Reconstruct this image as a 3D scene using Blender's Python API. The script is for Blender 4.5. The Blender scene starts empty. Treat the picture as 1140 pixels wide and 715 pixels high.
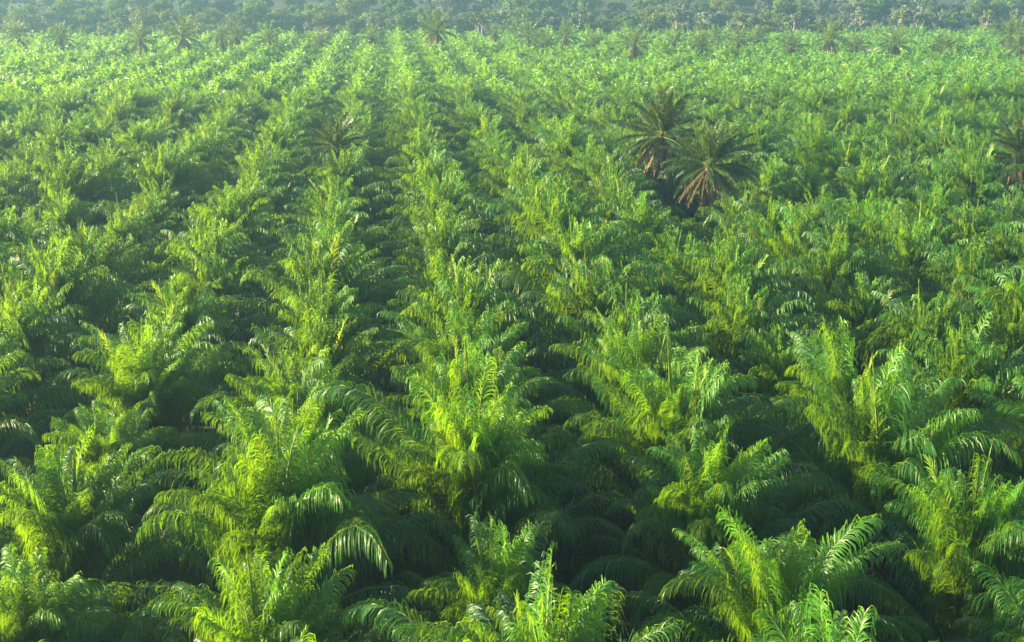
import bpy, math, random
import numpy as np
from mathutils import Vector

SC = bpy.context.scene
COL = SC.collection
R = math.radians
PI = math.pi

# ------------------------------------------------------------------ camera
F_PX, PW, PH = 1400.0, 1140.0, 715.0
CAM_Z = 27.4
PITCH = math.atan((PH / 2 + 30) / F_PX)
YAW = math.atan((PW / 2 - 425) / F_PX * math.cos(PITCH))
FWD = np.array([math.sin(YAW) * math.cos(PITCH), math.cos(YAW) * math.cos(PITCH), -math.sin(PITCH)])
RGT = np.array([math.cos(YAW), -math.sin(YAW), 0.0])
UPV = np.cross(RGT, FWD)
CAM = np.array([0.0, 0.0, CAM_Z])


def ray(px, py):
    return FWD + RGT * ((px - PW / 2) / F_PX) + UPV * ((PH / 2 - py) / F_PX)


def at_height(px, py, z):
    """where the sight line through a photo position meets height z"""
    d = ray(px, py)
    return CAM + d * ((z - CAM_Z) / d[2])


def at_dist(px, py, yy):
    d = ray(px, py)
    return CAM + d * (yy / d[1])


def project(p):
    v = np.asarray(p, float) - CAM
    zc = v @ FWD
    if zc < 1:
        return None
    return (PW / 2 + F_PX * (v @ RGT) / zc, PH / 2 - F_PX * (v @ UPV) / zc, zc)


cam = bpy.data.cameras.new("camera")
cam_o = bpy.data.objects.new("camera", cam)
COL.objects.link(cam_o)
cam.sensor_width = 36.0
cam.lens = 36.0 * F_PX / PW
cam.clip_start, cam.clip_end = 0.5, 6000
cam_o.location = CAM
cam_o.rotation_euler = (PI / 2 - PITCH, 0, -YAW)
SC.camera = cam_o

# ------------------------------------------------------------------ light
SUN_EL, SUN_BEHIND = R(16.5), R(-6)
to_sun = Vector((-math.cos(SUN_EL) * math.cos(SUN_BEHIND), -math.cos(SUN_EL) * math.sin(SUN_BEHIND), math.sin(SUN_EL)))
sun = bpy.data.lights.new("sun", "SUN")
sun.energy, sun.angle, sun.color = 5.0, R(0.5), (1.0, 0.79, 0.44)
sun_o = bpy.data.objects.new("sun", sun)
COL.objects.link(sun_o)
sun_o.rotation_euler = (-to_sun).to_track_quat("-Z", "Y").to_euler()
sun_o.location = (-60, 0, 60)

world = bpy.data.worlds.new("World")
SC.world = world
world.use_nodes = True
nt = world.node_tree
bg = nt.nodes["Background"]
sky = nt.nodes.new("ShaderNodeTexSky")
sky.sky_type = "NISHITA"
sky.sun_disc = False
sky.sun_elevation = SUN_EL
sky.sun_rotation = math.atan2(to_sun.x, to_sun.y)
nt.links.new(sky.outputs["Color"], bg.inputs["Color"])
bg.inputs["Strength"].default_value = 0.075

SC.view_settings.view_transform = "Standard"
SC.view_settings.look = "None"
SC.view_settings.exposure = 2.22
SC.view_settings.gamma = 1.0
SC.view_settings.use_curve_mapping = False
cy = SC.cycles
cy.use_denoising = True
cy.max_bounces, cy.diffuse_bounces, cy.glossy_bounces = 6, 2, 1
cy.transmission_bounces, cy.transparent_max_bounces, cy.volume_bounces = 4, 8, 0
cy.caustics_reflective = cy.caustics_refractive = False
cy.sample_clamp_indirect = 6.0


# ------------------------------------------------------------------ materials
def mat(name):
    m = bpy.data.materials.new(name)
    m.use_nodes = True
    n = m.node_tree
    n.nodes.clear()
    return m, n, n.nodes.new("ShaderNodeOutputMaterial")


def mixc(n, f, a, b, mode="MIX"):
    x = n.nodes.new("ShaderNodeMix")
    x.data_type = "RGBA"
    x.blend_type = mode
    for sock, v in ((x.inputs["Factor"], f), (x.inputs["A"], a), (x.inputs["B"], b)):
        if isinstance(v, bpy.types.NodeSocket):
            n.links.new(v, sock)
        elif isinstance(v, tuple):
            sock.default_value = (*v, 1)
        else:
            sock.default_value = v
    return x.outputs["Result"]


def maprange(n, v, a, b, c, d):
    x = n.nodes.new("ShaderNodeMapRange")
    n.links.new(v, x.inputs["Value"])
    for k, val in zip(("From Min", "From Max", "To Min", "To Max"), (a, b, c, d)):
        x.inputs[k].default_value = val
    return x.outputs["Result"]


def noise(n, scale, detail=3.0, coord="Object"):
    t = n.nodes.new("ShaderNodeTexCoord")
    x = n.nodes.new("ShaderNodeTexNoise")
    x.inputs["Scale"].default_value = scale
    x.inputs["Detail"].default_value = detail
    n.links.new(t.outputs[coord], x.inputs["Vector"])
    return x.outputs["Fac"]


def leaf_material(name, dark, light, trans, share=0.4, rough=0.42, spec=0.5, rnd=0.25, nscale=0.35):
    """a thin leaf: reflects its own green, lets yellower light through; the mesh's tint says how young a leaf is"""
    m, n, out = mat(name)
    at = n.nodes.new("ShaderNodeAttribute")
    at.attribute_name = "tint"
    oi = n.nodes.new("ShaderNodeObjectInfo")
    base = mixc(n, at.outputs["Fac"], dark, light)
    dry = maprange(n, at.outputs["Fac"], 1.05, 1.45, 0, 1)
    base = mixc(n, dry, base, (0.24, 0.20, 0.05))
    nz = noise(n, nscale, 2.0)
    var = maprange(n, nz, 0.3, 0.7, 1 - rnd, 1 + rnd)
    rv = maprange(n, oi.outputs["Random"], 0, 1, 1 - rnd * 0.6, 1 + rnd * 0.6)
    mul = n.nodes.new("ShaderNodeMath")
    mul.operation = "MULTIPLY"
    n.links.new(var, mul.inputs[0])
    n.links.new(rv, mul.inputs[1])
    comb = n.nodes.new("ShaderNodeCombineColor")
    for k in range(3):
        n.links.new(mul.outputs[0], comb.inputs[k])
    col = mixc(n, 1.0, base, comb.outputs[0], "MULTIPLY")
    p = n.nodes.new("ShaderNodeBsdfPrincipled")
    n.links.new(col, p.inputs["Base Color"])
    p.inputs["Roughness"].default_value = rough
    p.inputs["Specular IOR Level"].default_value = spec
    tr = n.nodes.new("ShaderNodeBsdfTranslucent")
    tcol = mixc(n, at.outputs["Fac"], tuple(c * 0.55 for c in trans), trans)
    tcol = mixc(n, dry, tcol, (0.40, 0.30, 0.08))
    tcol = mixc(n, 1.0, tcol, comb.outputs[0], "MULTIPLY")
    n.links.new(tcol, tr.inputs["Color"])
    mx = n.nodes.new("ShaderNodeMixShader")
    mx.inputs[0].default_value = share
    n.links.new(p.outputs[0], mx.inputs[1])
    n.links.new(tr.outputs[0], mx.inputs[2])
    n.links.new(mx.outputs[0], out.inputs["Surface"])
    return m


def solid_material(name, a, b, scale=6.0, rough=0.8, bump=0.0):
    m, n, out = mat(name)
    nz = noise(n, scale, 5.0)
    col = mixc(n, maprange(n, nz, 0.35, 0.65, 0, 1), a, b)
    p = n.nodes.new("ShaderNodeBsdfPrincipled")
    n.links.new(col, p.inputs["Base Color"])
    p.inputs["Roughness"].default_value = rough
    if bump:
        bp = n.nodes.new("ShaderNodeBump")
        bp.inputs["Strength"].default_value = bump
        n.links.new(nz, bp.inputs["Height"])
        n.links.new(bp.outputs[0], p.inputs["Normal"])
    n.links.new(p.outputs[0], out.inputs["Surface"])
    return m


M_LEAF = leaf_material("palm_leaf", (0.007, 0.075, 0.036), (0.064, 0.21, 0.012), (0.37, 0.66, 0.006), 0.38, 0.45, 0.45)
M_RACHIS = solid_material("palm_rachis", (0.14, 0.20, 0.045), (0.24, 0.27, 0.08), 3.0, 0.5)
M_SPEAR = leaf_material("palm_spear", (0.07, 0.17, 0.02), (0.15, 0.27, 0.03), (0.46, 0.60, 0.03), 0.35)
M_OLD = leaf_material("old_palm_leaf", (0.020, 0.066, 0.024), (0.072, 0.145, 0.030), (0.26, 0.36, 0.03), 0.28)
M_DEAD = leaf_material("dead_palm_leaf", (0.065, 0.056, 0.032), (0.20, 0.16, 0.075), (0.22, 0.18, 0.07), 0.25, 0.7, 0.2)
M_TRUNK = solid_material("palm_trunk", (0.045, 0.030, 0.018), (0.12, 0.075, 0.042), 9.0, 0.9, 0.8)
M_GROUND = solid_material("ground", (0.010, 0.024, 0.009), (0.024, 0.032, 0.013), 0.35, 0.95)


# ------------------------------------------------------------------ mesh plumbing
def build_mesh(name, V, Fq, mats, mi=None, tint=None):
    me = bpy.data.meshes.new(name)
    V = np.ascontiguousarray(V, np.float32)
    Fq = np.ascontiguousarray(Fq, np.int32)
    nf = len(Fq)
    me.vertices.add(len(V))
    me.vertices.foreach_set("co", V.ravel())
    me.loops.add(nf * 4)
    me.loops.foreach_set("vertex_index", Fq.ravel())
    me.polygons.add(nf)
    me.polygons.foreach_set("loop_start", np.arange(0, nf * 4, 4, dtype=np.int32))
    for m in mats:
        me.materials.append(m)
    if mi is not None:
        me.polygons.foreach_set("material_index", np.ascontiguousarray(mi, np.int32))
    if tint is not None:
        a = me.attributes.new("tint", "FLOAT", "FACE")
        a.data.foreach_set("value", np.ascontiguousarray(tint, np.float32))
    me.update(calc_edges=True)
    return me


def link(name, me, parent=None):
    o = bpy.data.objects.new(name, me)
    COL.objects.link(o)
    if parent is not None:
        o.parent = parent
    return o


def tag(o, label=None, cat=None, group=None, kind=None):
    for k, v in (("label", label), ("category", cat), ("group", group), ("kind", kind)):
        if v:
            o[k] = v
    return o


def join(parts):
    V, Fs, Ms, Ts, n = [], [], [], [], 0
    for v, f, m, t in parts:
        V.append(v)
        Fs.append(f + n)
        Ms.append(m)
        Ts.append(t)
        n += len(v)
    return np.concatenate(V), np.concatenate(Fs), np.concatenate(Ms), np.concatenate(Ts)


def rotz(v, a):
    c, s = math.cos(a), math.sin(a)
    return v @ np.array([[c, s, 0], [-s, c, 0], [0, 0, 1]])


def unit(a):
    return a / np.maximum(np.linalg.norm(a, axis=-1, keepdims=True), 1e-9)


def tube(P, rad, k=5, close=False):
    """quads round a chain of points"""
    P = np.asarray(P, float)
    T = unit(np.gradient(P, axis=0))
    ref = np.array([0.31, 0.95, 0.05])
    S = unit(np.cross(T, ref))
    N = np.cross(S, T)
    a = np.linspace(0, 2 * PI, k, endpoint=False)
    V = (P[:, None] + np.asarray(rad)[:, None, None] * (np.cos(a)[None, :, None] * S[:, None] + np.sin(a)[None, :, None] * N[:, None])).reshape(-1, 3)
    i = np.arange(len(P) - 1)[:, None] * k
    j = np.arange(k)[None]
    j2 = (j + 1) % k
    Fq = np.stack([i + j, i + j2, i + k + j2, i + k + j], -1).reshape(-1, 4)
    return V, Fq


# ------------------------------------------------------------------ palm fronds
def frond(rng, L, e0, bend, nl, segs, wl, droop, tint, lmax=1.28, roll=0.34, lead=0.16, fold=0.0, kr=3, rseg=9, power=1.9, sparse=0.0, dry=0.0, hook=0.0):
    """one pinnate frond leaving the origin towards +x: a curved midrib and hanging leaflets"""
    M = 28
    s = np.linspace(0, 1, M)
    e = e0 - bend * s ** power - hook * np.clip((s - 0.62) / 0.38, 0, 1) ** 1.6
    az = rng.normal(0, 0.16) * s ** 2
    d = np.stack([np.cos(e) * np.cos(az), np.cos(e) * np.sin(az), np.sin(e)], -1)
    P = np.vstack([[0, 0, 0], np.cumsum((d[1:] + d[:-1]) / 2 * L / (M - 1), 0)])
    rr = rng.normal(0, roll) + rng.normal(0, roll) * 1.6 * s
    idx = np.linspace(0, M - 1, rseg + 1).round().astype(int)
    rv, rf = tube(P[idx], (0.040 * (1 - s[idx]) ** 0.8 + 0.009) * (1.0 if kr > 2 else 1.3), kr)
    parts = [(rv, rf, np.ones(len(rf)), np.full(len(rf), 0.5))]
    sj = np.tile(lead + (1 - lead) * (np.arange(nl) + 0.5) / nl, 2)
    sj = np.clip(sj + rng.normal(0, 0.25 / nl, 2 * nl), 0, 1)
    side = np.repeat([1.0, -1.0], nl)
    if sparse:
        keep = rng.random(2 * nl) > sparse
        sj, side = sj[keep], side[keep]
    n = len(sj)
    ip = lambda A: np.stack([np.interp(sj, s, A[:, k]) for k in range(A.shape[1])], -1)
    Pj, T = ip(P), unit(ip(d))
    azs = np.interp(sj, s, az)
    S0 = np.stack([-np.sin(azs), np.cos(azs), 0 * azs], -1)
    N0 = np.cross(T, S0)
    r = np.interp(sj, s, rr)[:, None]
    S = S0 * np.cos(r) + N0 * np.sin(r)
    N = -S0 * np.sin(r) + N0 * np.cos(r)
    q = (sj - lead) / (1 - lead)
    prof = np.minimum(0.42 + 1.5 * q, 1.0) * (1 - 0.62 * np.maximum(q - 0.5, 0) / 0.5)
    ln = lmax * prof * (1 + rng.normal(0, 0.09, n))
    a = np.radians(28 + 34 * q + rng.normal(0, 3, n))
    a = a + (PI / 2 - a) * fold
    lift = (rng.choice([0.08, 0.34], n) + rng.normal(0, 0.06, n)) * (1 - fold)
    D = unit(side[:, None] * S * np.cos(a)[:, None] + T * np.sin(a)[:, None] + N * lift[:, None])
    dr = np.clip(droop * (1 + rng.normal(0, 0.12, n)), 0, 1.6)
    G = np.array([0, 0, -1.0])
    pts, cur, dirs = [Pj], Pj, []
    for k in range(segs):
        g = np.clip(dr * ((k + 0.6) / segs) ** 1.1, 0, 0.96)[:, None]
        dk = unit(D * (1 - g) + G * g + rng.normal(0, 0.014, (n, 3)))
        dirs.append(dk)
        cur = cur + dk * (ln / segs)[:, None]
        pts.append(cur)
    dirs.append(dirs[-1])
    tw = rng.normal(0, 0.28, n)[:, None]
    wprof = np.array([0.55, 1.0, 0.8, 0.16]) if segs == 3 else (np.array([0.6, 1.0, 0.2]) if segs == 2 else np.array([0.9, 0.35]))
    V = []
    for k in range(segs + 1):
        W = unit(T - dirs[k] * np.sum(T * dirs[k], -1, keepdims=True) + 1e-4)
        B = np.cross(dirs[k], W)
        W = W * np.cos(tw) + B * np.sin(tw)
        h = W * (wl * wprof[k] * 0.5 * (0.6 + 0.4 * prof))[:, None]
        V.append(np.stack([pts[k] - h, pts[k] + h], 1))
    V = np.stack(V, 1).reshape(-1, 3)
    base = np.arange(n)[:, None] * (2 * (segs + 1)) + 2 * np.arange(segs)[None]
    Fq = np.stack([base, base + 1, base + 3, base + 2], -1).reshape(-1, 4)
    ti = np.clip(tint + rng.normal(0, 0.07, n) + 0.10 * (q - 0.5), 0, 1)
    if dry:
        brown = rng.random(n) < dry * (0.5 + 2.0 * q ** 3)
        if dry > 0.03 and rng.random() < dry * 3:                      # a frond whose tip has dried
            brown |= q > rng.uniform(0.72, 0.95)
        ti = np.where(brown, rng.uniform(1.1, 1.5, n), ti)
    ti = np.repeat(ti, segs)
    parts.append((V, Fq, np.zeros(len(Fq)), ti))
    return join(parts)


def frond_args(rng, t):
    """how a frond of age t (0 newest, 1 oldest) stands"""
    e0 = R(89 - 16 * t - 28 * max(0, t - 0.6) * 2.5 * t + rng.normal(0, 4))
    bend = R(9 + 36 * t + 52 * t ** 2 + rng.normal(0, 12))
    L = (6.3 + 0.5 * min(1, t * 2.0) + 1.7 * max(0, t - 0.6) * 2.5) * (1 + rng.normal(0, 0.08))
    droop = 0.88 + 0.22 * t + rng.normal(0, 0.1)
    tint = np.clip(0.92 - 0.80 * t ** 0.7 + rng.normal(0, 0.15), 0.02, 1)
    return L, e0, bend, droop, tint


LODS = {0: dict(nl=130, segs=3, wl=0.048), 1: dict(nl=64, segs=2, wl=0.085), 2: dict(nl=18, segs=1, wl=0.27, kr=3, rseg=4)}


def crown_parts(rng, n_fronds, lod, h0=0.0):
    out = []
    for i in range(n_fronds):
        t = i / (n_fronds - 1)
        L, e0, bend, droop, tint = frond_args(rng, t)
        v, f, m, ti = frond(rng, L, e0, bend, droop=droop, tint=tint, dry=0.006 + 0.05 * max(0, t - 0.4), hook=R(rng.normal(50, 18)) * min(1, 0.2 + 3 * t), **LODS[lod])
        az = i * 2.39996 + rng.normal(0, 0.15)
        v = v + np.array([0.05 + 0.20 * t, 0, h0 - 0.55 * t])
        out.append((rotz(v, az), f, m, ti))
    return out


def spear_mesh(rng, name, L=4.6):
    """the newest frond, still folded round its midrib, and one beside it half open"""
    a = frond(rng, L, R(88), R(6), droop=0.15, tint=0.6, nl=46, segs=2, wl=0.06, lmax=0.75, fold=0.86, lead=0.30, roll=0.05)
    b = frond(rng, L * 0.97, R(83), R(24), droop=0.34, tint=0.9, nl=46, segs=2, wl=0.07, lmax=0.85, fold=0.25, lead=0.22)
    b = (rotz(b[0], rng.uniform(0, 6.28)), *b[1:])
    V, Fq, m, t = join([a, b])
    return build_mesh(name, V, Fq, [M_SPEAR, M_RACHIS], m, t)


def trunk_mesh(name, rng, h, r0, r1, lean=(0, 0), rings=12, k=14):
    """a palm stem, rough with the stubs of old frond bases"""
    z = np.linspace(-0.3, h, rings * 2)
    u = (z + 0.3) / (h + 0.3)
    P = np.stack([lean[0] * u ** 1.4, lean[1] * u ** 1.4, z], -1)
    rad = r0 + (r1 - r0) * u
    a = np.linspace(0, 2 * PI, k, endpoint=False)
    rr = rad[:, None] * (1 + 0.10 * rng.normal(0, 1, (len(z), k)) + 0.12 * (np.arange(len(z)) % 2)[:, None])
    V = np.stack([P[:, None, 0] + rr * np.cos(a), P[:, None, 1] + rr * np.sin(a), P[:, None, 2] + 0 * rr + 0.05 * rng.normal(0, 1, rr.shape)], -1).reshape(-1, 3)
    i = np.arange(len(z) - 1)[:, None] * k
    j = np.arange(k)[None]
    Fq = np.stack([i + j, i + (j + 1) % k, i + k + (j + 1) % k, i + k + j], -1).reshape(-1, 4)
    parts = [(V, Fq, np.zeros(len(Fq)), np.zeros(len(Fq)))]
    # stubs of cut fronds spiralling up the stem
    ns = int(26 + 6 * h)
    for q in range(ns):
        uu = 0.25 + 0.73 * q / ns
        az = q * 2.39996
        c = np.array([lean[0] * uu ** 1.4, lean[1] * uu ** 1.4, -0.3 + uu * (h + 0.3)])
        rb = r0 + (r1 - r0) * uu
        o = np.array([math.cos(az), math.sin(az), 0])
        sv, sf = tube([c + o * rb * 0.7, c + o * (rb + 0.08) + [0, 0, 0.10], c + o * (rb + 0.15) + [0, 0, 0.26]], [0.08, 0.065, 0.03], 4)
        parts.append((sv, sf, np.zeros(len(sf)), np.zeros(len(sf))))
    V, Fq, m, t = join(parts)
    return build_mesh(name, V, Fq, [M_TRUNK], m)


# ------------------------------------------------------------------ where the palms stand
rng = np.random.default_rng(11)
rowA = (at_height(470, 200, 6.0)[0] + at_height(540, 460, 6.0)[0]) / 2
GAP = 8.5          # between rows
STEP = 7.3        # along a row
Y_END = 432.0
spots = []         # row, x, y
for r in range(-42, 46):
    x0 = rowA + r * GAP
    off = 4.2 + (STEP / 2 if r % 2 else 0)
    for c in range(0, 62):
        y = off + c * STEP
        if y > Y_END + 4 * math.sin(r * 0.7):
            break
        jx, jy = rng.normal(0, 0.20), rng.normal(0, 0.40)
        if rng.random() < 0.004 and y > 120:
            continue
        spots.append((r, x0 + jx, y + jy))


def seen(x, y):
    p = project((x, y, 4.6))
    if p is None:
        return False
    mg = 4.4 * F_PX / p[2]
    return -mg * 0.8 < p[0] < PW + mg * 0.8 and p[1] < PH + mg * 1.5


# tall old palms first: photo place of the heart of the crown, its height
OLD = [  # px, py, crown height, size, lean x, lean y, label
    (737, 149, 11.4, 0.95, 1.6, 0.6, "tall old palm with a leaning brown trunk and upright dark fronds, in mid field"),
    (790, 181, 10.5, 0.90, 0.5, 0.0, "old palm with a wide drooping crown and golden dead skirt, beside the leaning one"),
    (374, 160, 9.5, 0.72, -0.2, 0.0, "dark flat-crowned old palm beside the straight dark gap between rows, left of centre"),
    (1136, 172, 9.6, 0.85, 0.3, 0.0, "dark old palm cut by the right edge of the photo, halfway up the field"),
    (19, 40, 10.8, 0.9, 0.2, 0, "hazy old palm before the woods, nearest to the left edge of the photo"),
    (68, 41, 10.6, 0.95, 0, 0, "hazy old palm before the woods, second from the left edge of the photo"),
    (156, 44, 11.3, 0.95, 0, 0, "dark hazy old palm with a brown skirt, left of the darkest spiky one"),
    (203, 39, 12.2, 1.1, 0, 0, "darkest spiky old palm standing against the misty woods on the left"),
    (247, 40, 10.4, 0.75, 0, 0, "small pale old palm, left one of the touching pair before the woods"),
    (263, 40, 10.6, 0.85, 0, 0, "right one of the touching pair of hazy old palms before the woods"),
    (300, 46, 10.0, 0.9, 0, 0, "low dark old palm with fanned fronds, next after the touching pair"),
    (356, 47, 8.9, 0.85, 0, 0, "low dim old palm in front of the bare dead tree by the woods"),
    (414, 40, 10.1, 0.8, 0, 0, "old palm at the far end of the straight dark gap between rows"),
    (486, 33, 13.3, 1.1, 0, 0, "tallest pale green old palm at the far field edge, left of centre"),
    (551, 36, 10.5, 0.6, 0, 0, "small yellowish old palm at the field edge below the forked pale trunk"),
    (588, 41, 9.7, 0.95, 0, 0, "broad old palm at the far field edge, upper of two overlapping ones"),
    (605, 48, 8.9, 0.9, 0, 0, "spreading dark old palm, lower of two overlapping ones in upper middle"),
    (630, 40, 10.1, 0.8, 0, 0, "old palm with a yellow-green top at the field edge, upper middle"),
    (661, 49, 8.7, 0.9, 0, 0, "low yellow-green old palm, left of the darkest one in the upper middle"),
    (707, 48, 10.3, 1.0, 0, 0, "darkest drooping old palm in the upper middle, above the leaning tall one"),
    (751, 46, 8.9, 0.95, 0, 0, "wide pinkish grey old palm, right of the darkest one in the upper middle"),
    (781, 53, 9.1, 0.9, 0, 0, "low green old palm above the pair of tall ones in mid field"),
    (796, 42, 9.5, 0.8, 0, 0, "dim bluish old palm at the far field edge, right of the pinkish one"),
    (822, 46, 9.1, 0.9, 0, 0, "brownish old palm at the far edge, leftmost of three in a row"),
    (843, 43, 9.1, 0.85, 0, 0, "bluish old palm at the far edge, middle of three in a row"),
    (881, 52, 9.1, 0.9, 0, 0, "low dull old palm, rightmost of three, before the isolated upright one"),
    (924, 41, 11.8, 1.0, 0, 0, "isolated upright old palm with a bright top and brown trunk, far right field"),
    (953, 52, 9.0, 0.8, 0, 0, "dull old palm just left of the bleached dead palm"),
    (997, 49, 9.8, 0.95, 0.3, 0, "wide brown-skirted old palm just right of the bleached dead palm"),
    (1052, 53, 9.1, 0.9, 0, 0, "low dark old palm between the brown-skirted one and the right edge"),
    (1125, 37, 12.2, 0.95, 0, 0, "tall hazy old palm near the upper right corner of the field"),
    (1136, 53, 9.6, 0.9, 0, 0, "low old palm at the right edge, below the tall hazy corner one"),
]
old_xy = []
for px, py, zc, *_ in OLD:
    p = at_height(px, py, zc)
    old_xy.append((p[0], p[1], zc))

SNAG = at_height(971, 57, 7.0)


def clear_of_old(x, y):
    for ox, oy, _ in old_xy:
        if abs(x - ox) < 3.8 and -7.5 < y - oy < 4.2:
            return False
    return True


spots = [s for s in spots if clear_of_old(s[1], s[2])]
vis = sorted([s for s in spots if s[2] > 8 and seen(s[1], s[2])], key=lambda s: math.hypot(s[1], s[2]))
N_SINGLE, N_FRONDS = 300, 26
single = vis[:N_SINGLE]
single_set = set(single)
reach = math.hypot(*single[-1][1:])


def pokes_in(x, y):
    """whether any part of a palm here could show in the frame"""
    for z in (0.5, 4.6, 9.5):
        p = project((x, y, z))
        if p is not None:
            mg = 6.5 * F_PX / p[2]
            if -mg < p[0] < PW + mg and p[1] - mg * 0.2 < PH:
                return True
    return False


rest = [s for s in spots if s not in single_set and (math.hypot(s[1], s[2]) > reach or not pokes_in(s[1], s[2])) and s[2] > 12 and abs(s[1] - s[2] * math.tan(YAW)) < 0.44 * s[2] + 45]

# ------------------------------------------------------------------ young palms, each a thing
LIB = []   # loose fronds for the nearest palms
NB, NV = 14, 3
for b in range(NB):
    row = []
    for v in range(NV):
        rg = np.random.default_rng(100 + b * 10 + v)
        L, e0, bend, droop, tint = frond_args(rg, (b + 0.5) / NB)
        row.append(build_mesh("frond", *[q for q in (lambda V, Fq, m, t: (V, Fq, [M_LEAF, M_RACHIS], m, t))(*frond(rg, L, e0, bend, droop=droop, tint=tint, dry=0.006 + 0.05 * max(0, b / NB - 0.4), hook=R(rg.normal(50, 18)) * min(1, 0.2 + 3 * b / NB), **LODS[0]))]))
    LIB.append(row)
SPEARS = [spear_mesh(np.random.default_rng(300 + i), "spear", 6.2 + 0.4 * i) for i in range(4)]
TRUNKS = [trunk_mesh("trunk", np.random.default_rng(320 + i), 2.1 + 0.25 * i, 0.42, 0.36) for i in range(3)]
CROWNS = []
for i in range(8):
    rg = np.random.default_rng(340 + i)
    V, Fq, m, t = join(crown_parts(rg, int(rg.integers(48, 57)), 1))
    CROWNS.append(build_mesh("crown", V, Fq, [M_LEAF, M_RACHIS], m, t))

ORD = ("first second third fourth fifth sixth seventh eighth ninth tenth eleventh twelfth thirteenth fourteenth fifteenth sixteenth "
       "seventeenth eighteenth nineteenth twentieth").split()
ORD += ["twenty-" + w for w in ORD[:9]] + ["thirtieth"] + ["thirty-" + w for w in ORD[:9]] + ["fortieth"] + ["forty-" + w for w in ORD[:9]] + ["fiftieth"] + ["fifty-" + w for w in ORD[:9]]
rows = {}
for s in vis:
    rows.setdefault(s[0], []).append(s)
for r in rows:
    rows[r].sort(key=lambda s: s[2])
place = {}
for r, L_ in rows.items():
    x0, y0, _ = project((L_[0][1], L_[0][2], 4.6))
    edge = "bottom edge" if y0 > PH - 130 else ("left edge" if x0 < PW / 2 else "right edge")
    # the straight dark gap lies between row -1 and row 0
    rn = f"{ORD[r]} row right of" if r >= 0 else f"{ORD[-r - 1]} row left of"
    for k, s in enumerate(L_):
        place[s] = (ORD[k], edge, rn)

prng = random.Random(5)
for i, s in enumerate(single):
    r, x, y = s
    o = bpy.data.objects.new("oil_palm", None)
    COL.objects.link(o)
    o.location = (x, y, 0)
    o.empty_display_size = 0.5
    sc = prng.gauss(1.0, 0.075)
    sc = max(0.78, min(1.18, sc))
    o.rotation_euler = (R(prng.gauss(0, 3.5)), R(prng.gauss(0, 3.5)), prng.uniform(0, 2 * PI))
    o.scale = (sc * 0.99, sc * 0.99, sc * 1.12)
    k, edge, rn = place[s]
    look = "tall" if sc > 1.07 else ("low" if sc < 0.93 else "leafy")
    tag(o, f"{look} oil palm, {k} from {edge}, {rn} the straight dark gap", "palm", "oil palms planted in straight rows")
    ti = prng.randrange(3)
    link("trunk", TRUNKS[ti], o)
    h0 = 1.95 + 0.25 * ti
    sp = link("spear", SPEARS[prng.randrange(4)], o)
    sp.location = (0, 0, h0)
    sp.rotation_euler = (R(prng.gauss(0, 3)), R(prng.gauss(0, 3)), prng.uniform(0, 6.28))
    if i < N_FRONDS:
        n = prng.randint(48, 56)
        for q in range(n):
            t = q / (n - 1)
            fo = link("frond", LIB[min(NB - 1, int(t * NB))][prng.randrange(NV)], o)
            az = q * 2.39996 + prng.gauss(0, 0.15)
            rad = 0.05 + 0.20 * t
            fo.location = (rad * math.cos(az), rad * math.sin(az), h0 - 0.55 * t)
            g = max(0.8, min(1.2, prng.gauss(1, 0.07)))
            fo.scale = (g, g * prng.choice((-1, 1)), g)
            fo.rotation_euler = (0, R(prng.gauss(0, 4)), az)
    else:
        c = link("crown", CROWNS[prng.randrange(8)], o)
        c.location = (0, 0, h0)
        g = prng.gauss(1, 0.04)
        c.scale = (g, g, prng.gauss(1, 0.05))

# ------------------------------------------------------------------ palms past what one can count
FAR = []
for i in range(8):
    rg = np.random.default_rng(400 + i)
    pr = crown_parts(rg, 36, 2, 2.0)
    sv = frond(rg, 4.5, R(87), R(12), droop=0.3, tint=0.95, fold=0.5, **LODS[2])
    sv = (sv[0] + np.array([0, 0, 2.0]), *sv[1:])
    tv, tf = tube([(0, 0, -0.2), (0, 0, 1.0), (0, 0, 2.0)], [0.42, 0.40, 0.36], 6)
    FAR.append(join(pr + [sv, (tv, tf, np.full(len(tf), 2), np.zeros(len(tf)))]))
parts = []
rg = np.random.default_rng(77)
for (r, x, y) in rest:
    V, Fq, m, t = FAR[int(rg.integers(8))]
    sc = np.clip(rg.normal(1.06, 0.08), 0.8, 1.2)
    parts.append((rotz(V * sc, rg.uniform(0, 6.28)) + np.array([x, y, 0]), Fq, m, np.where(t > 1, t, np.clip(t + rg.normal(0, 0.10), 0, 1))))
V, Fq, m, t = join(parts)
o = link("distant_palms", build_mesh("distant_palms", V, Fq, [M_LEAF, M_RACHIS, M_TRUNK], m, t))
tag(o, "far rows of oil palms merging into one green mass before the woods", "palms", None, "stuff")


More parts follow.
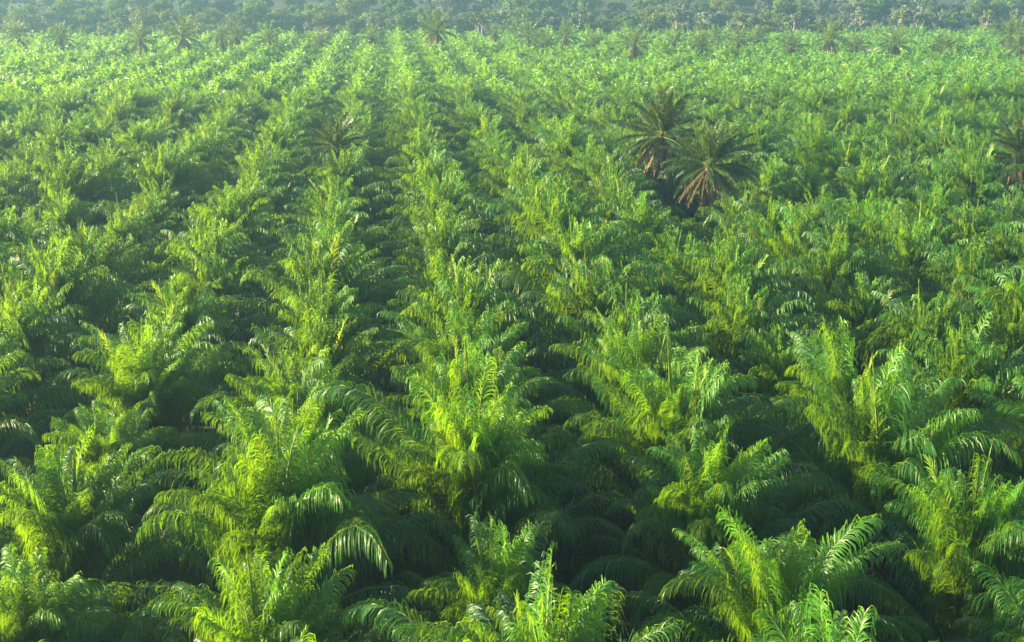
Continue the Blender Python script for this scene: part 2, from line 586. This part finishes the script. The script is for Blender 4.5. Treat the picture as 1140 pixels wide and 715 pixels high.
# ------------------------------------------------------------------ tall old palms
def old_palm_meshes(rg, near):
    nl, sg, w = (96, 2, 0.095) if near else (24, 1, 0.17)
    live, dead = [], []
    n = 36
    for i in range(n):
        t = i / (n - 1)
        e0, bend = R(84 - 100 * t + rg.normal(0, 6)), R(24 + 34 * t + rg.normal(0, 9))
        v, f, m, ti = frond(rg, 5.2 * (1 + rg.normal(0, 0.06)), e0, bend, nl=nl, segs=sg, wl=w, droop=0.72, lmax=0.95,
                            tint=np.clip((0.6 if near else 1.0) - 0.6 * t + rg.normal(0, 0.1), 0, 1), lead=0.10, rseg=6, sparse=0.12, roll=0.3)  # far crowns get a lighter tint, haze painted into the leaf colour
        v = v + np.array([0.2 + 0.1 * t, 0, -0.4 * t])
        live.append((rotz(v, i * 2.39996 + rg.normal(0, 0.2)), f, m, ti))
    for i in range(20):
        e0, bend = R(rg.uniform(-72, -35)), R(rg.uniform(12, 30))
        v, f, m, ti = frond(rg, rg.uniform(3.0, 4.6), e0, bend, nl=int(nl * 0.8), segs=sg, wl=w, droop=0.9, lmax=0.7,
                            tint=np.clip(rg.normal(0.5, 0.3), 0, 1), lead=0.08, rseg=6, sparse=0.25, roll=0.5)
        v = v + np.array([0.28, 0, -0.6])
        dead.append((rotz(v, i * 2.39996 + rg.normal(0, 0.4)), f, m, ti))
    lv = build_mesh("crown", *(lambda V, Fq, m, t: (V, Fq, [M_OLD, M_RACHIS], m, t))(*join(live)))
    dd = build_mesh("dead_fronds", *(lambda V, Fq, m, t: (V, Fq, [M_DEAD, M_DEAD], m, t))(*join(dead)))
    return lv, dd


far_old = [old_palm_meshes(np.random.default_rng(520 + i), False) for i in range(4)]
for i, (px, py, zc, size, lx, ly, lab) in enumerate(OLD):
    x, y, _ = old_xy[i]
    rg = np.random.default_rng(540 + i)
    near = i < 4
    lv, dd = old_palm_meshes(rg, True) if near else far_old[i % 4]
    o = bpy.data.objects.new("old_palm", None)
    COL.objects.link(o)
    o.location = (x - lx, y - ly, 0)
    tag(o, lab, "palm", "old palms standing above the young rows")
    link("trunk", trunk_mesh("trunk", rg, zc, 0.40, 0.30, (lx, ly), 14, 10), o)
    for nm, me in (("crown", lv), ("dead_fronds", dd)):
        c = link(nm, me, o)
        c.location = (lx, ly, zc)
        c.rotation_euler = (R(rg.normal(0, 4)), R(rg.normal(0, 4)), rg.uniform(0, 6.28))
        c.scale = (size, size, size)

# the bleached dead palm
o = bpy.data.objects.new("dead_palm", None)
COL.objects.link(o)
o.location = (SNAG[0], SNAG[1], 0)
tag(o, "bleached dead palm with a few bare white ribs, far right field", "palm")
M_BLEACH = solid_material("bleached_wood", (0.55, 0.50, 0.42), (0.72, 0.66, 0.56), 4.0, 0.9)
rg = np.random.default_rng(9)
tm = trunk_mesh("trunk", rg, 7.0, 0.34, 0.25, (0.3, 0), 12, 10)
tm.materials.clear()
tm.materials.append(M_BLEACH)
link("trunk", tm, o)
ribs = []
for i in range(8):
    P = [np.array([0.3, 0, 6.9])]
    az, e = i * 2.4, R(rg.uniform(-10, 70))
    for k in range(6):
        P.append(P[-1] + 0.5 * np.array([math.cos(e) * math.cos(az), math.cos(e) * math.sin(az), math.sin(e)]))
        e -= R(rg.uniform(8, 22))
    v, f = tube(P, np.linspace(0.14, 0.05, 7), 4)
    ribs.append((v, f, np.zeros(len(f)), np.zeros(len(f))))
V, Fq, m, t = join(ribs)
link("bare_ribs", build_mesh("bare_ribs", V, Fq, [M_BLEACH], m), o)


# ------------------------------------------------------------------ ground, one sheet
def ground_z(x, y):
    h = np.clip((y - 462) / 330.0, 0, 1)
    return 27.0 * h * h * (3 - 2 * h) + np.clip((y - 456) / 60, 0, 1) * 0.8 * np.sin(x * 0.021) * np.cos(y * 0.017)


gx = np.linspace(-1400, 1400, 141)
gy = np.concatenate([np.linspace(-300, 300, 31), np.linspace(306, 700, 60), np.linspace(720, 1700, 30)])
GX, GY = np.meshgrid(gx, gy)
GV = np.stack([GX, GY, ground_z(GX, GY)], -1).reshape(-1, 3)
i = np.arange(len(gy) - 1)[:, None] * len(gx)
j = np.arange(len(gx) - 1)[None]
GF = np.stack([i + j, i + j + 1, i + len(gx) + j + 1, i + len(gx) + j], -1).reshape(-1, 4)
tag(link("ground", build_mesh("ground", GV, GF, [M_GROUND])), None, None, None, "structure")

# ------------------------------------------------------------------ the woods beyond
WOODS = {  # tree kinds; leaf colours also lightened and silvered to stand in for haze
    "dark": leaf_material("wood_leaf_dark", (0.05, 0.115, 0.04), (0.14, 0.24, 0.05), (0.20, 0.32, 0.03), 0.38, 0.6, 0.3, 0.35, 0.12),
    "yellow": leaf_material("wood_leaf_yellow", (0.090, 0.14, 0.020), (0.21, 0.25, 0.03), (0.30, 0.32, 0.03), 0.35, 0.6, 0.3, 0.35, 0.12),
    "silver": leaf_material("wood_leaf_silver", (0.11, 0.16, 0.095), (0.24, 0.30, 0.18), (0.16, 0.19, 0.09), 0.25, 0.6, 0.3, 0.35, 0.12),
}
M_PALE = solid_material("pale_bark", (0.24, 0.22, 0.19), (0.36, 0.33, 0.29), 2.0, 0.9)
M_BARK = solid_material("bark", (0.10, 0.08, 0.06), (0.20, 0.17, 0.13), 2.0, 0.9)


def leaf_cloud(rg, centres, radii, per, size, tints):
    """small leaf faces spread through clumps"""
    C = np.repeat(centres, per, 0)
    n = len(C)
    u = unit(rg.normal(0, 1, (n, 3)))
    P = C + u * (np.repeat(radii, per)[:, None] * rg.random((n, 1)) ** 0.45) * np.array([1, 1, 0.75])
    N = unit(u + rg.normal(0, 0.7, (n, 3)))
    A = unit(np.cross(N, rg.normal(0, 1, (n, 3))))
    B = np.cross(N, A)
    s = size * rg.uniform(0.6, 1.3, (n, 1)) * 0.5
    V = np.stack([P - A * s - B * s * 0.6, P + A * s - B * s * 0.5, P + A * s * 0.7 + B * s * 0.6, P - A * s * 0.6 + B * s * 0.7], 1).reshape(-1, 3)
    Fq = np.arange(n * 4).reshape(-1, 4)
    return V, Fq, np.zeros(n), np.clip(np.repeat(tints, per) + rg.normal(0, 0.08, n), 0, 1)


def wood_tree(rg, h, crown_r, bare, kind, open_=False):
    """trunk with limbs reaching into an uneven crown of leaf clumps"""
    nc = 22 if open_ else 52
    cz = bare * h + (1 - bare) * h * 0.5
    hz = (1 - bare) * h * 0.5
    u = unit(rg.normal(0, 1, (nc, 3)))
    u[:, 2] = np.where(u[:, 2] < -0.5, -u[:, 2], u[:, 2])
    C = u * (rg.random((nc, 1)) ** 0.4) * np.array([crown_r, crown_r, hz]) * rg.uniform(0.75, 1.1, (nc, 1)) + np.array([0, 0, cz])
    rad = rg.uniform(0.7, 1.35, nc) * (crown_r / 4.2)
    cloud = leaf_cloud(rg, C, rad, 44 if open_ else 90, 0.54, rg.uniform(0.1, 0.9, nc))
    crown = build_mesh("crown", *(lambda V, Fq, m, t: (V, Fq, [WOODS[kind]], m, t))(*cloud))
    limbs = []
    lean = rg.normal(0, 0.4, 2)
    top = np.array([lean[0], lean[1], bare * h + hz * 0.9])
    v, f = tube([(0, 0, -0.5), top * [0.4, 0.4, 0.35], top * [0.7, 0.7, 0.7], top], [0.34, 0.26, 0.20, 0.10], 7)
    limbs.append((v, f, np.zeros(len(f)), np.zeros(len(f))))
    for k in range(0, nc, 3):
        a = top * rg.uniform(0.6, 0.9)
        v, f = tube([a, (a + C[k]) / 2 + [0, 0, 0.3], C[k]], [0.13, 0.09, 0.04], 4)
        limbs.append((v, f, np.zeros(len(f)), np.zeros(len(f))))
    V, Fq, m, _ = join(limbs)
    trunk = build_mesh("trunk", V, Fq, [M_PALE if open_ else M_BARK], m)
    return crown, trunk


kinds = []
for i in range(9):
    rg = np.random.default_rng(700 + i)
    kinds.append(wood_tree(rg, rg.uniform(11, 16.5), rg.uniform(4.2, 6.4), rg.uniform(0.12, 0.25), ("dark", "dark", "yellow", "dark", "silver", "dark", "yellow", "silver", "yellow")[i]))
WORD = {0: "dark", 1: "dark", 2: "yellow-green", 3: "dark", 4: "silvery", 5: "dark", 6: "yellow-green", 7: "silvery", 8: "yellow-green"}
rg = np.random.default_rng(31)
n_tree = 0
for layer, (yy, dens) in enumerate([(459, 10.5), (470, 10.5), (485, 11), (504, 12), (530, 13), (562, 14), (600, 15), (646, 16)]):
    half = 0.44 * yy
    cx = yy * math.tan(YAW)
    for x in np.arange(cx - half, cx + half, dens):
        k = int(rg.integers(9))
        px, py = x + rg.normal(0, 1.6), yy + rg.normal(0, 2.5)
        o = bpy.data.objects.new("forest_tree", None)
        COL.objects.link(o)
        o.location = (px, py, float(ground_z(px, py)))
        o.rotation_euler = (0, 0, rg.uniform(0, 6.28))
        side = "left" if px < cx - 45 else ("right" if px > cx + 45 else "middle")
        s = rg.uniform(0.72, 1.2) * (0.75, 0.9, 1.0, 1.05, 1.1, 1.15, 1.2, 1.2)[layer]
        o.scale = (s, s, s * rg.uniform(0.9, 1.1))
        tag(o, f"{WORD[k]} round-crowned tree in the misty woods beyond the palms, {side} part", "tree", f"{WORD[k]} trees in the {side} part of the woods")
        link("crown", kinds[k][0], o)
        link("trunk", kinds[k][1], o)
        n_tree += 1

# trees told apart by their pale bare trunks
PALE = [(531, 322, 15.0, "left tree of the forked pale pair standing out of the misty woods"),
        (536, 325, 14.0, "right tree of the forked pale pair standing out of the misty woods"),
        (644, 322, 15.0, "slim pale-trunked tree in the woods, first right of the forked pair"),
        (684, 320, 12.5, "short pinkish-crowned tree with a pale trunk, second right of the forked pair"),
        (753, 320, 16.0, "tall pale-trunked tree above the pair of tall old palms, left of two"),
        (766, 323, 16.0, "tall pale-trunked tree above the pair of tall old palms, right of two"),
        (824, 320, 14.0, "silvery tree with a leaning pale trunk, alone in the right woods"),
        (885, 321, 14.0, "buff-crowned pale tree between the leaning silvery one and the right group"),
        (957, 323, 16.0, "pale-trunked tree at the left end of the right-hand group in the woods"),
        (1001, 320, 15.0, "spreading pale tree with forking limbs in the right-hand group of the woods"),
        (1022, 322, 15.0, "slender pale tree between the forking one and the thick silvery one"),
        (1040, 320, 14.5, "thick-trunked silvery tree, third from the right edge of the woods"),
        (1098, 322, 15.0, "sunlit buff pale tree, second from the right edge of the woods"),
        (1128, 321, 15.0, "pale tree in the woods nearest to the upper right corner")]
for i, (px, yy, h, lab) in enumerate(PALE):
    yy += 131
    p = at_dist(px, 30, yy)
    rg = np.random.default_rng(800 + i)
    cr, tk = wood_tree(rg, h, rg.uniform(2.8, 4.0), rg.uniform(0.45, 0.55), "silver" if i % 3 else "yellow", True)
    o = bpy.data.objects.new("pale_tree", None)
    COL.objects.link(o)
    o.location = (p[0], yy, 0)
    tag(o, lab, "tree", "pale-trunked trees along the wood's edge")
    link("crown", cr, o)
    link("trunk", tk, o)

# bare dead tree with reddish twigs at the left
rg = np.random.default_rng(61)
p = at_dist(361, 40, 443)
tw = []
tv, tf = tube([(0, 0, -0.3), (0.2, 0, 3), (0.1, 0, 6), (0.3, 0, 8.5)], [0.3, 0.24, 0.18, 0.1], 6)
tw.append((tv, tf, np.zeros(len(tf)), np.zeros(len(tf))))
for k in range(26):
    z0 = rg.uniform(4.5, 8.5)
    d = unit(rg.normal(0, 1, 3) + np.array([0, 0, 0.6]))
    a = np.array([0.2, 0, z0])
    L = rg.uniform(1.2, 2.8)
    v, f = tube([a, a + d * L * 0.5 + [0, 0, 0.1], a + d * L], [0.11, 0.08, 0.04], 4)
    tw.append((v, f, np.zeros(len(f)), np.zeros(len(f))))
V, Fq, m, t = join(tw)
M_TWIG = solid_material("dead_twigs", (0.42, 0.26, 0.18), (0.55, 0.40, 0.30), 2.0, 0.9)
o = link("dead_tree", build_mesh("dead_tree", V, Fq, [M_TWIG], m))
o.location = (p[0], 443, 0)
tag(o, "bare dead tree with reddish twigs at the wood's edge on the left", "tree")

# undergrowth along the wood's edge and the far wood behind the trees one can tell apart
rg = np.random.default_rng(41)
n = 900
yy = rg.uniform(448, 486, n)
xx = yy * math.tan(YAW) + rg.uniform(-0.47, 0.47, n) * yy
C = np.stack([xx, yy, ground_z(xx, yy) + rg.uniform(0.2, 2.8, n)], -1)
V, Fq, m, t = leaf_cloud(rg, C, rg.uniform(1.0, 2.0, n), 40, 0.6, rg.uniform(0, 0.8, n))
o = link("undergrowth", build_mesh("undergrowth", V, Fq, [WOODS["dark"]], m, t))
tag(o, "tangled shrubs and creepers along the foot of the woods", "undergrowth", None, "stuff")
n = 5200
yy = 672 + 330 * rg.random(n) ** 1.3
xx = yy * math.tan(YAW) + rg.uniform(-0.52, 0.52, n) * yy
C = np.stack([xx, yy, ground_z(xx, yy) + rg.uniform(3, 13, n)], -1)
V, Fq, m, t = leaf_cloud(rg, C, rg.uniform(1.6, 3.4, n), 36, 1.1, rg.uniform(0, 1, n))
o = link("forest", build_mesh("forest", V, Fq, [WOODS["dark"]], m, t))
tag(o, "far wooded slope fading into pale haze above the plantation", "forest", None, "stuff")

# low cover between the near rows
rg = np.random.default_rng(43)
n = 9000
yy = 20 + 190 * rg.random(n) ** 0.8
xx = yy * math.tan(YAW) + rg.uniform(-1, 1, n) * (0.45 * yy + 14)
C = np.stack([xx, yy, rg.uniform(0.05, 0.45, n)], -1)
V, Fq, m, t = leaf_cloud(rg, C, rg.uniform(0.4, 1.0, n), 14, 0.34, rg.uniform(0, 0.7, n))
V[:, 2] = np.maximum(V[:, 2], 0.01)
M_COVER = leaf_material("cover_leaf", (0.010, 0.045, 0.014), (0.035, 0.095, 0.018), (0.12, 0.22, 0.01), 0.25, 0.6, 0.2)
o = link("ground_cover", build_mesh("ground_cover", V, Fq, [M_COVER], m, t))
tag(o, "low creeping cover plants on the shaded ground between the palm rows", "ground cover", None, "stuff")

# ------------------------------------------------------------------ the air
HZ = 66.0
x0, x1, y0, y1, z0, z1 = -1450, 1450, -350, 1750, -3.0, HZ
HV = np.array([(x, y, z) for z in (z0, z1) for y in (y0, y1) for x in (x0, x1)], float)
HF = np.array([(0, 2, 3, 1), (4, 5, 7, 6), (0, 1, 5, 4), (2, 6, 7, 3), (0, 4, 6, 2), (1, 3, 7, 5)])
m, n, out = mat("haze")
pv = n.nodes.new("ShaderNodeVolumePrincipled")
pv.inputs["Color"].default_value = (0.40, 0.76, 1.0, 1)
pv.inputs["Density"].default_value = 0.00046
pv.inputs["Anisotropy"].default_value = 0.4
n.links.new(pv.outputs[0], out.inputs["Volume"])
hz = link("haze", build_mesh("haze", HV, HF, [m]))
tag(hz, "thin sunlit haze lying over the whole plantation", "haze", None, "stuff")
print("palms seen", len(vis), "single", len(single), "rest", len(rest), "wood trees", n_tree, "last single y", single[-1][2])
